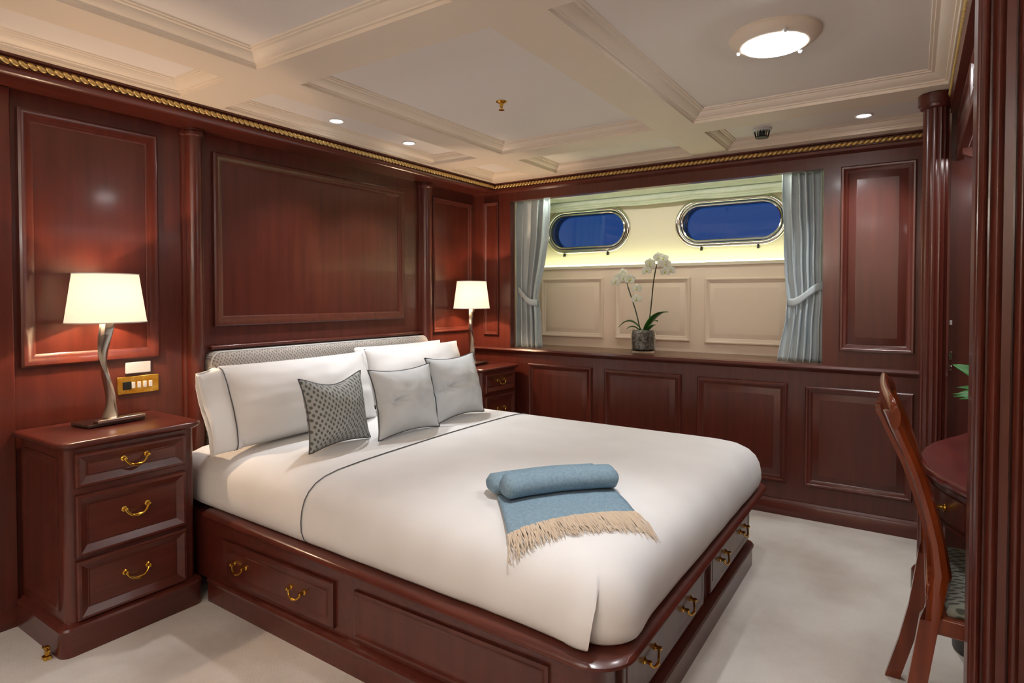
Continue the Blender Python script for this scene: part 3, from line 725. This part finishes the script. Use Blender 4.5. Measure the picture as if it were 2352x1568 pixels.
def round_light(x, y, label):
    t = thing('ceiling_light', label, 'light', (x, y, ZP-.05), 'round ceiling lights')
    obj('rim', B().lathe([(.150, 0), (.150, -.010), (.138, -.022), (.122, -.034), (.104, -.036), (.102, -.01)], (x, y, ZP), 64), 'beam', t)
    obj('diffuser', B().lathe([(.102, -.030), (.100, -.040), (.080, -.046), (.04, -.050), (.002, -.051)], (x, y, ZP), 64, False), 'glow', t)
    for k in range(3):
        a = 2*PI*k/3 + 3.6
        obj('clip', B().sphere((x + .124*math.cos(a), y + .124*math.sin(a), ZP-.036), .008), 'white', t)
round_light(2.275, .418, 'round glowing ceiling light near the desk')
round_light(-.6, .45, 'added unseen round fill light by the entrance')  # second round light, added behind the viewer as extra fill
def fill_sconce(y, label):  # unseen wall lights added to fill the room and ceiling from behind
    x = XN; z = 1.62
    t = thing('fill_wall_sconce', label, 'light', (x+.1, y, z-.16), 'added fill lights at the entrance end')
    obj('back_plate', B().lathe([(.05, -.06), (.05, .06)], (x+.012, y, z-.1), 24), 'brass', t)
    obj('arm', B().tube([(x+.02, y, z-.10), (x+.10, y, z-.13), (x+.14, y, z-.09)], .007, 8), 'brass', t)
    sh = B().rings([[(x+.14 + r*math.cos(2*PI*k/32), y + r*math.sin(2*PI*k/32), z+h) for k in range(32)] for r, h in ((.05, -.08), (.075, -.02), (.10, .07))], True, False)
    obj('shade', sh, 'shade', t)
    light('fill_sconce_light', 'POINT', (x+.14, y, z+.05), E_FILL_SCONCE, (.97, .98, 1), t, shadow_soft_size=.05)
fill_sconce(1.15, 'added fill light behind the viewer in the middle of the entrance wall'); fill_sconce(-.3, 'added fill light behind the viewer by the desk wall')
sk = thing('sprinkler', 'small brass sprinkler head in the central ceiling panel', 'sprinkler', (2.338, 1.615, ZP-.03))
obj('rosette', B().lathe([(.026, 0), (.026, -.003), (.016, -.008), (.010, -.010)], (2.338, 1.615, ZP), 20), 'brass', sk)
obj('nozzle', B().lathe([(.009, -.009), (.009, -.022), (.005, -.026), (.004, -.036), (.014, -.038), (.014, -.041)], (2.338, 1.615, ZP), 16), 'brass', sk)
sd = thing('smoke_detector', 'dark caged smoke detector on the ceiling by the window', 'smoke detector', (3.50, .70, ZP-.05))
obj('base', B().lathe([(.050, 0), (.050, -.008), (.042, -.014)], (3.50, .70, ZP), 28), 'white', sd)
b = B()
for k in range(14):
    a = 2*PI*k/14; b.tube([(3.50 + .040*math.cos(a), .70 + .040*math.sin(a), ZP-.012), (3.50 + .032*math.cos(a), .70 + .032*math.sin(a), ZP-.045)], .0018, 5)
b.lathe([(.034, -.043), (.034, -.049), (.02, -.051)], (3.50, .70, ZP), 24)
obj('cage', b, 'black', sd)
obj('sensor', B().lathe([(.018, -.012), (.018, -.036), (.01, -.042)], (3.50, .70, ZP), 16), 'dark', sd)

# ------------------------------------------------------------------ orchid
ox, oy, oz = 3.985, 1.560, .882
orc = thing('orchid', 'white orchid in a clear glass pot on the window sill', 'plant', (ox, oy, oz))
obj('pot', B().lathe([(.070, .001), (.078, .004), (.083, .03), (.085, .10), (.085, .165), (.081, .165), (.080, .10), (.077, .03), (.060, .018), (.002, .016)], (ox, oy, oz), 40), 'glass', orc)
bk_ = B().rings([[(ox + r*math.cos(2*PI*k/40)*(1 + .03*noise.noise((k*.9, z*60, 0))), oy + r*math.sin(2*PI*k/40)*(1 + .03*noise.noise((k*.9, z*60, 0))), oz + z) for k in range(40)] for r, z in ((.055, .020), (.074, .03), (.077, .06), (.0775, .10), (.078, .14), (.07, .155), (.03, .160), (.003, .162))])
q = obj('bark', bk_, 'bark', orc, ang=80); q['kind'] = 'stuff'
def leafmesh(base, tip, width, droop, upv=(0, 0, 1), n=14, fold=.25):
    base = Vector(base); tip = Vector(tip); d = tip - base; side = d.cross(Vector(upv)).normalized(); nrm = side.cross(d.normalized())
    rows = []
    for i in range(n+1):
        s = i/n; c = base + d*s + Vector((0, 0, droop*4*s*(1-s))); w = width*(math.sin(PI*min(1, .12 + s*.88))**.75)*(1 if s < .999 else .02)
        rows.append([c + side*(w*k) + nrm*(abs(k)*w*fold) for k in (-1, -.5, 0, .5, 1)])
    return B().grid(rows)
def leaf(parent, m, *a, **k):
    o = obj('leaf', leafmesh(*a, **k), m, parent, ang=80); md = o.modifiers.new('solid', 'SOLIDIFY'); md.thickness = .003
    return o
bz = oz + .155
leaf(orc, 'leaf', (ox, oy+.01, bz), (ox-.05, oy+.165, bz+.02), .034, .055)
leaf(orc, 'leaf', (ox, oy-.01, bz), (ox-.06, oy-.20, bz+.135), .040, .035)
leaf(orc, 'leaf', (ox, oy-.03, bz), (ox-.03, oy-.10, bz+.045), .022, .01)
leaf(orc, 'leaf', (ox-.01, oy+.02, bz), (ox-.06, oy+.10, bz+.012), .022, .022)
leaf(orc, 'leaf', (ox+.02, oy, bz), (ox+.13, oy-.06, bz+.06), .03, .03)
def stemcurve(pts, n=20):
    out = []
    for i in range(n+1):
        s = i/n; k = s*(len(pts)-1); j = min(int(k), len(pts)-2); f_ = k-j
        p0 = Vector(pts[max(j-1, 0)]); p1 = Vector(pts[j]); p2 = Vector(pts[j+1]); p3 = Vector(pts[min(j+2, len(pts)-1)])
        out.append(.5*((2*p1) + (-p0+p2)*f_ + (2*p0-5*p1+4*p2-p3)*f_*f_ + (-p0+3*p1-3*p2+p3)*f_**3))
    return out
sA = stemcurve([(ox, oy+.02, bz-.01), (ox-.01, oy+.05, bz+.13), (ox-.015, oy+.10, bz+.28), (ox-.02, oy+.135, bz+.40)])
sB = stemcurve([(ox, oy-.03, bz-.01), (ox-.005, oy-.055, bz+.15), (ox-.01, oy-.075, bz+.33), (ox-.015, oy-.10, bz+.45), (ox-.02, oy-.135, bz+.49)])
obj('stem', B().tube(sA, [.0042]*15 + [.003]*6, 8), 'stem', orc); obj('stem', B().tube(sB, [.0042]*15 + [.003]*6, 8), 'stem', orc)
def flower(c, face, roll_, s):
    c = Vector(c); f = Vector(face).normalized(); side = f.cross(Vector((0, 0, 1))).normalized(); up = side.cross(f)
    b = B()
    for k, (a, L, w) in enumerate(((90, 1, .42), (210, 1., .40), (330, 1., .40), (12, 1.05, .62), (168, 1.05, .62))):
        a = math.radians(a) + roll_; dr = math.cos(a)*side + math.sin(a)*up; pr = -math.sin(a)*side + math.cos(a)*up; rows = []
        for i in range(6):
            q = i/5; w_ = w*s*math.sin(PI*(.1 + .9*q))**.7 if q < 1 else .05*s; cc = c + dr*(L*s*q) + f*(.10*s*math.sin(PI*q) + (.02*s if k > 2 else 0))
            rows.append([cc + pr*(w_*k2) - f*(abs(k2)*.06*s) for k2 in (-1, 0, 1)])
        b.grid(rows)
    o = obj('flower', b, 'petal', orc, ang=80)
    obj('lip', B().sphere(c + f*.008 - up*(.12*s), .16*s, 8, 6, (1, 1, 1.2)), 'petal_in', o)
random.seed(4)
for st, spots in ((sA, ((.80, .010, .03), (.86, -.04, -.005), (.93, .035, .0), (.97, -.055, -.03), (1., .005, .0), (.90, .06, -.035), (.85, -.085, -.065), (.75, -.075, -.095))),
                  (sB, ((.78, .04, .0), (.84, -.035, .0), (.88, .055, -.01), (.93, .0, .02), (.97, -.045, -.03), (1., -.02, .0), (.82, .07, -.05), (.80, -.06, -.06), (.92, -.075, -.07)))):
    for u, dy, dz in spots:
        p = st[int(u*20)] + Vector((-.022 + random.uniform(-.012, .012), dy, dz))
        flower(p, (-1, random.uniform(-.5, .1), random.uniform(-.3, .1)), random.uniform(-.2, .2), .036)

# ------------------------------------------------------------------ desk
DK = [(1.745, -.20), (1.86, -.185), (1.99, -.140), (2.06, -.105), (2.15, -.062), (2.24, -.036), (2.34, -.024), (2.44, -.024), (2.54, -.036), (2.64, -.062), (2.74, -.103), (2.84, -.150), (2.93, -.182), (3.02, -.196), (3.205, -.20)]
def desk_outline(ins):
    return [(x, y - ins) for x, y in DK] + [(3.205, -.61), (1.745, -.61)]
dk = thing('desk', 'bow-fronted mahogany writing desk in the niche', 'desk', (2.47, -.35, 0))
obj('top', B().rings([[(x, y, z) for x, y in desk_outline(i_)] for z, i_ in ((.716, .018), (.722, .008), (.730, .0), (.742, .0), (.748, .004), (.750, .010))]), 'wood_desk', dk, ang=40)
obj('apron', B().prism(desk_outline(.024), .605, .716), 'wood_x', dk, ang=25)
obj('apron_bead', B().rings([[(x, y, z) for x, y in desk_outline(i_)] for z, i_ in ((.600, .026), (.602, .020), (.610, .020), (.612, .026))]), 'wood_x', dk, ang=40)
dr = obj('drawer', B().rings([[(x, y - .024 + o_, z) for x, y in DK[3:12]] + [(x, y - .04, z) for x, y in reversed(DK[3:12])] for z, o_ in ((.622, .0), (.624, .008), (.698, .008), (.700, .0))]), 'wood_panel', dk, ang=25)
kb = B().rings([[(2.15 + r*math.cos(2*PI*k/16), -.083 + h, .658 + r*math.sin(2*PI*k/16)) for k in range(16)] for r, h in ((.013, 0), (.013, .004), (.006, .008), (.005, .026), (.009, .032), (.0135, .042), (.013, .050), (.007, .057), (.001, .059))])
obj('knob', kb, 'brass', dr)
for x in (1.80, 3.12):
    for y in (-.25, -.56):
        obj('leg', B().lathe([(.016, 0), (.020, .03), (.016, .06), (.022, .3), (.026, .5), (.018, .54), (.028, .56), (.028, .605)], (x, y, 0), 20), 'wood_v', dk)
obj('stand', B().box(2.86, 3.2, -.60, -.215, .7505, .765).box(2.88, 3.2, -.60, -.235, .765, .80).box(2.86, 3.2, -.60, -.215, .80, .815), 'wood_x', dk, bevel=.004)

# plant on the desk
px_, py_ = 2.56, -.34
pt_ = thing('potted_plant', 'green leafy plant on the desk behind the jamb', 'plant', (px_, py_, .751))
obj('pot', B().lathe([(.05, 0), (.065, .06), (.072, .13), (.068, .13), (.06, .06), (.04, .02), (.002, .02)], (px_, py_, .751), 28), 'pot', pt_)
obj('soil', B().lathe([(.060, .11), (.062, .118), (.002, .122)], (px_, py_, .751), 24), 'soil', pt_)
for a, L, z, w in ((66, .245, 1.03, .030), (62, .20, .98, .02), (110, .2, 1.05, .026), (160, .2, 1.0, .026), (230, .2, 1.02, .028), (300, .2, .99, .026), (20, .2, 1.04, .028)):
    a = math.radians(a); leaf(pt_, 'leaf2', (px_, py_, .86), (px_ + L*math.cos(a), py_ + L*math.sin(a), z), w, .03, upv=(-.8, .1, .6))
for k in range(16):
    a = math.radians(random.uniform(50, 95)); L = random.uniform(.15, .245); zz = random.uniform(.905, .965)
    leaf(pt_, 'leaf2', (px_, py_, .87), (px_ + L*math.cos(a), py_ + L*math.sin(a), zz), .013, .03, n=8, upv=(-.8, .1, .6))

# ------------------------------------------------------------------ chair
ch = thing('chair', 'polished mahogany chair with patterned seat pulled up to the desk', 'chair', (2.13, -.2, 0))
YZ = [(1.0, .080), (.97, .070), (.93, .055), (.86, .026), (.80, .004), (.72, -.018), (.64, -.036), (.56, -.046), (.50, -.048), (.44, -.042), (.36, -.032), (.26, -.018), (.14, .008), (0.0, .046)]
for x, top in ((1.885, .975), (2.375, .985)):
    path = []
    for z, y in YZ:
        if z > top: continue
        y -= (.022 if x < 2 else 0)*sm((z-.42)/.15)
        path.append((Vector((x, y, z)), Vector((1, 0, 0)), Vector((0, 1, 0))))
    def sec2(i, path=path):
        z = path[i][0].z; a = .017 + .004*math.exp(-((z-.5)/.08)**2) - .003*sm((.3-z)/.3); c = .021 if z < .6 else .018
        if z < .46: return [(-a, -c), (a, -c), (a, c), (-a, c), (-a, c*.5), (-a, 0), (-a, -c*.3), (-a, -c*.6)]
        return [(a*math.cos(2*PI*k/8 - 2.4), c*math.sin(2*PI*k/8 - 2.4)) for k in range(8)]
    obj('rear_leg', B().sweep(path, sec2), 'wood_chair', ch, ang=40, bevel=0)
def crest():
    rg = []
    for i in range(29):
        u = i/28; x = lerp(1.862, 2.398, u); k = 1 - (2*u-1)**2
        zc = .955 + .045*k**.7 ; hh = .026 + .014*k + .006*math.cos(u*PI*4); y = .060 + .030*k*.8 - .022*(1-u)
        rg.append([(x, y + .013*math.cos(2*PI*j/12) + .0*hh, zc + hh*math.sin(2*PI*j/12)) for j in range(12)])
    return B().rings(rg)
obj('crest_rail', crest(), 'wood_chair', ch, ang=60)
def ybk(z): return interp([(z_, y_) for z_, y_ in reversed(YZ)], z)
for x in (1.99, 2.06, 2.13, 2.20, 2.27):
    path = []
    for i in range(13):
        z = lerp(.50, .955, i/12); k = 1 - ((x-2.13)/.27)**2; sp_ = .35 + .65*abs(2*i/12 - .9)
        path.append((Vector((2.13 + (x-2.13)*(.6 + .5*i/12), ybk(z) + .022*k*(i/12), z)), Vector((1, 0, 0)), Vector((0, 1, 0))))
    obj('splat', B().sweep(path, [(-.011, -.006), (.011, -.006), (.011, .006), (-.011, .006)]), 'wood_chair', ch, ang=30)
obj('back_rail', B().box(1.89, 2.37, -.062, -.034, .49, .525), 'wood_chair', ch, bevel=.005)
obj('seat_frame', B().prism([(1.875, -.036), (1.855, -.48), (2.405, -.48), (2.385, -.036)], .405, .452), 'wood_chair', ch, bevel=.006)
st = []
for z, i_ in ((.452, .012), (.462, .008), (.474, .014), (.482, .04), (.486, .09)):
    st.append([(x, y, z) for x, y in ((1.885+i_, -.070-i_), (1.87+i_, -.27), (1.862+i_, -.47+i_), (2.13, -.475+i_), (2.398-i_, -.47+i_), (2.39-i_, -.27), (2.375-i_, -.070-i_), (2.13, -.066-i_))])
obj('seat', B().rings(st), 'seatfab', ch, ang=60)
for x in (1.885, 2.375):
    obj('front_leg', B().rings([[(x + a*k1, -.455 + yo + a*k2, z) for k1, k2 in ((-1, -1), (1, -1), (1, 1), (-1, 1))] for z, a, yo in ((.0, .013, .0), (.1, .014, .006), (.25, .017, .008), (.36, .021, .0), (.41, .022, 0))]), 'wood_chair', ch, bevel=.004)
bn = thing('waste_bin', 'dark round waste bin under the desk', 'bin', (2.70, -.22, 0))
obj('bucket', B().lathe([(.085, .0), (.09, .006), (.105, .26), (.108, .27), (.103, .27), (.098, .25), (.082, .015), (.002, .012)], (2.70, -.22, 0), 36), 'bin', bn)
obj('rim', B().tube([(2.70 + .106*math.cos(2*PI*k/36), -.22 + .106*math.sin(2*PI*k/36), .27) for k in range(36)], .004, 6, True), 'nickel', bn)
ds = thing('door_catch', 'small brass door catch on the carpet beside the nightstand plinth', 'door catch', (.838, 2.52, 0))
obj('bracket', B().box(.826, .850, 2.505, 2.535, 0, .012).box(.832, .846, 2.512, 2.530, .012, .045), 'brass', ds, bevel=.003)
obj('pin', B().tube([(.836, 2.496, .035), (.836, 2.546, .035)], .005, 8), 'brass', ds)
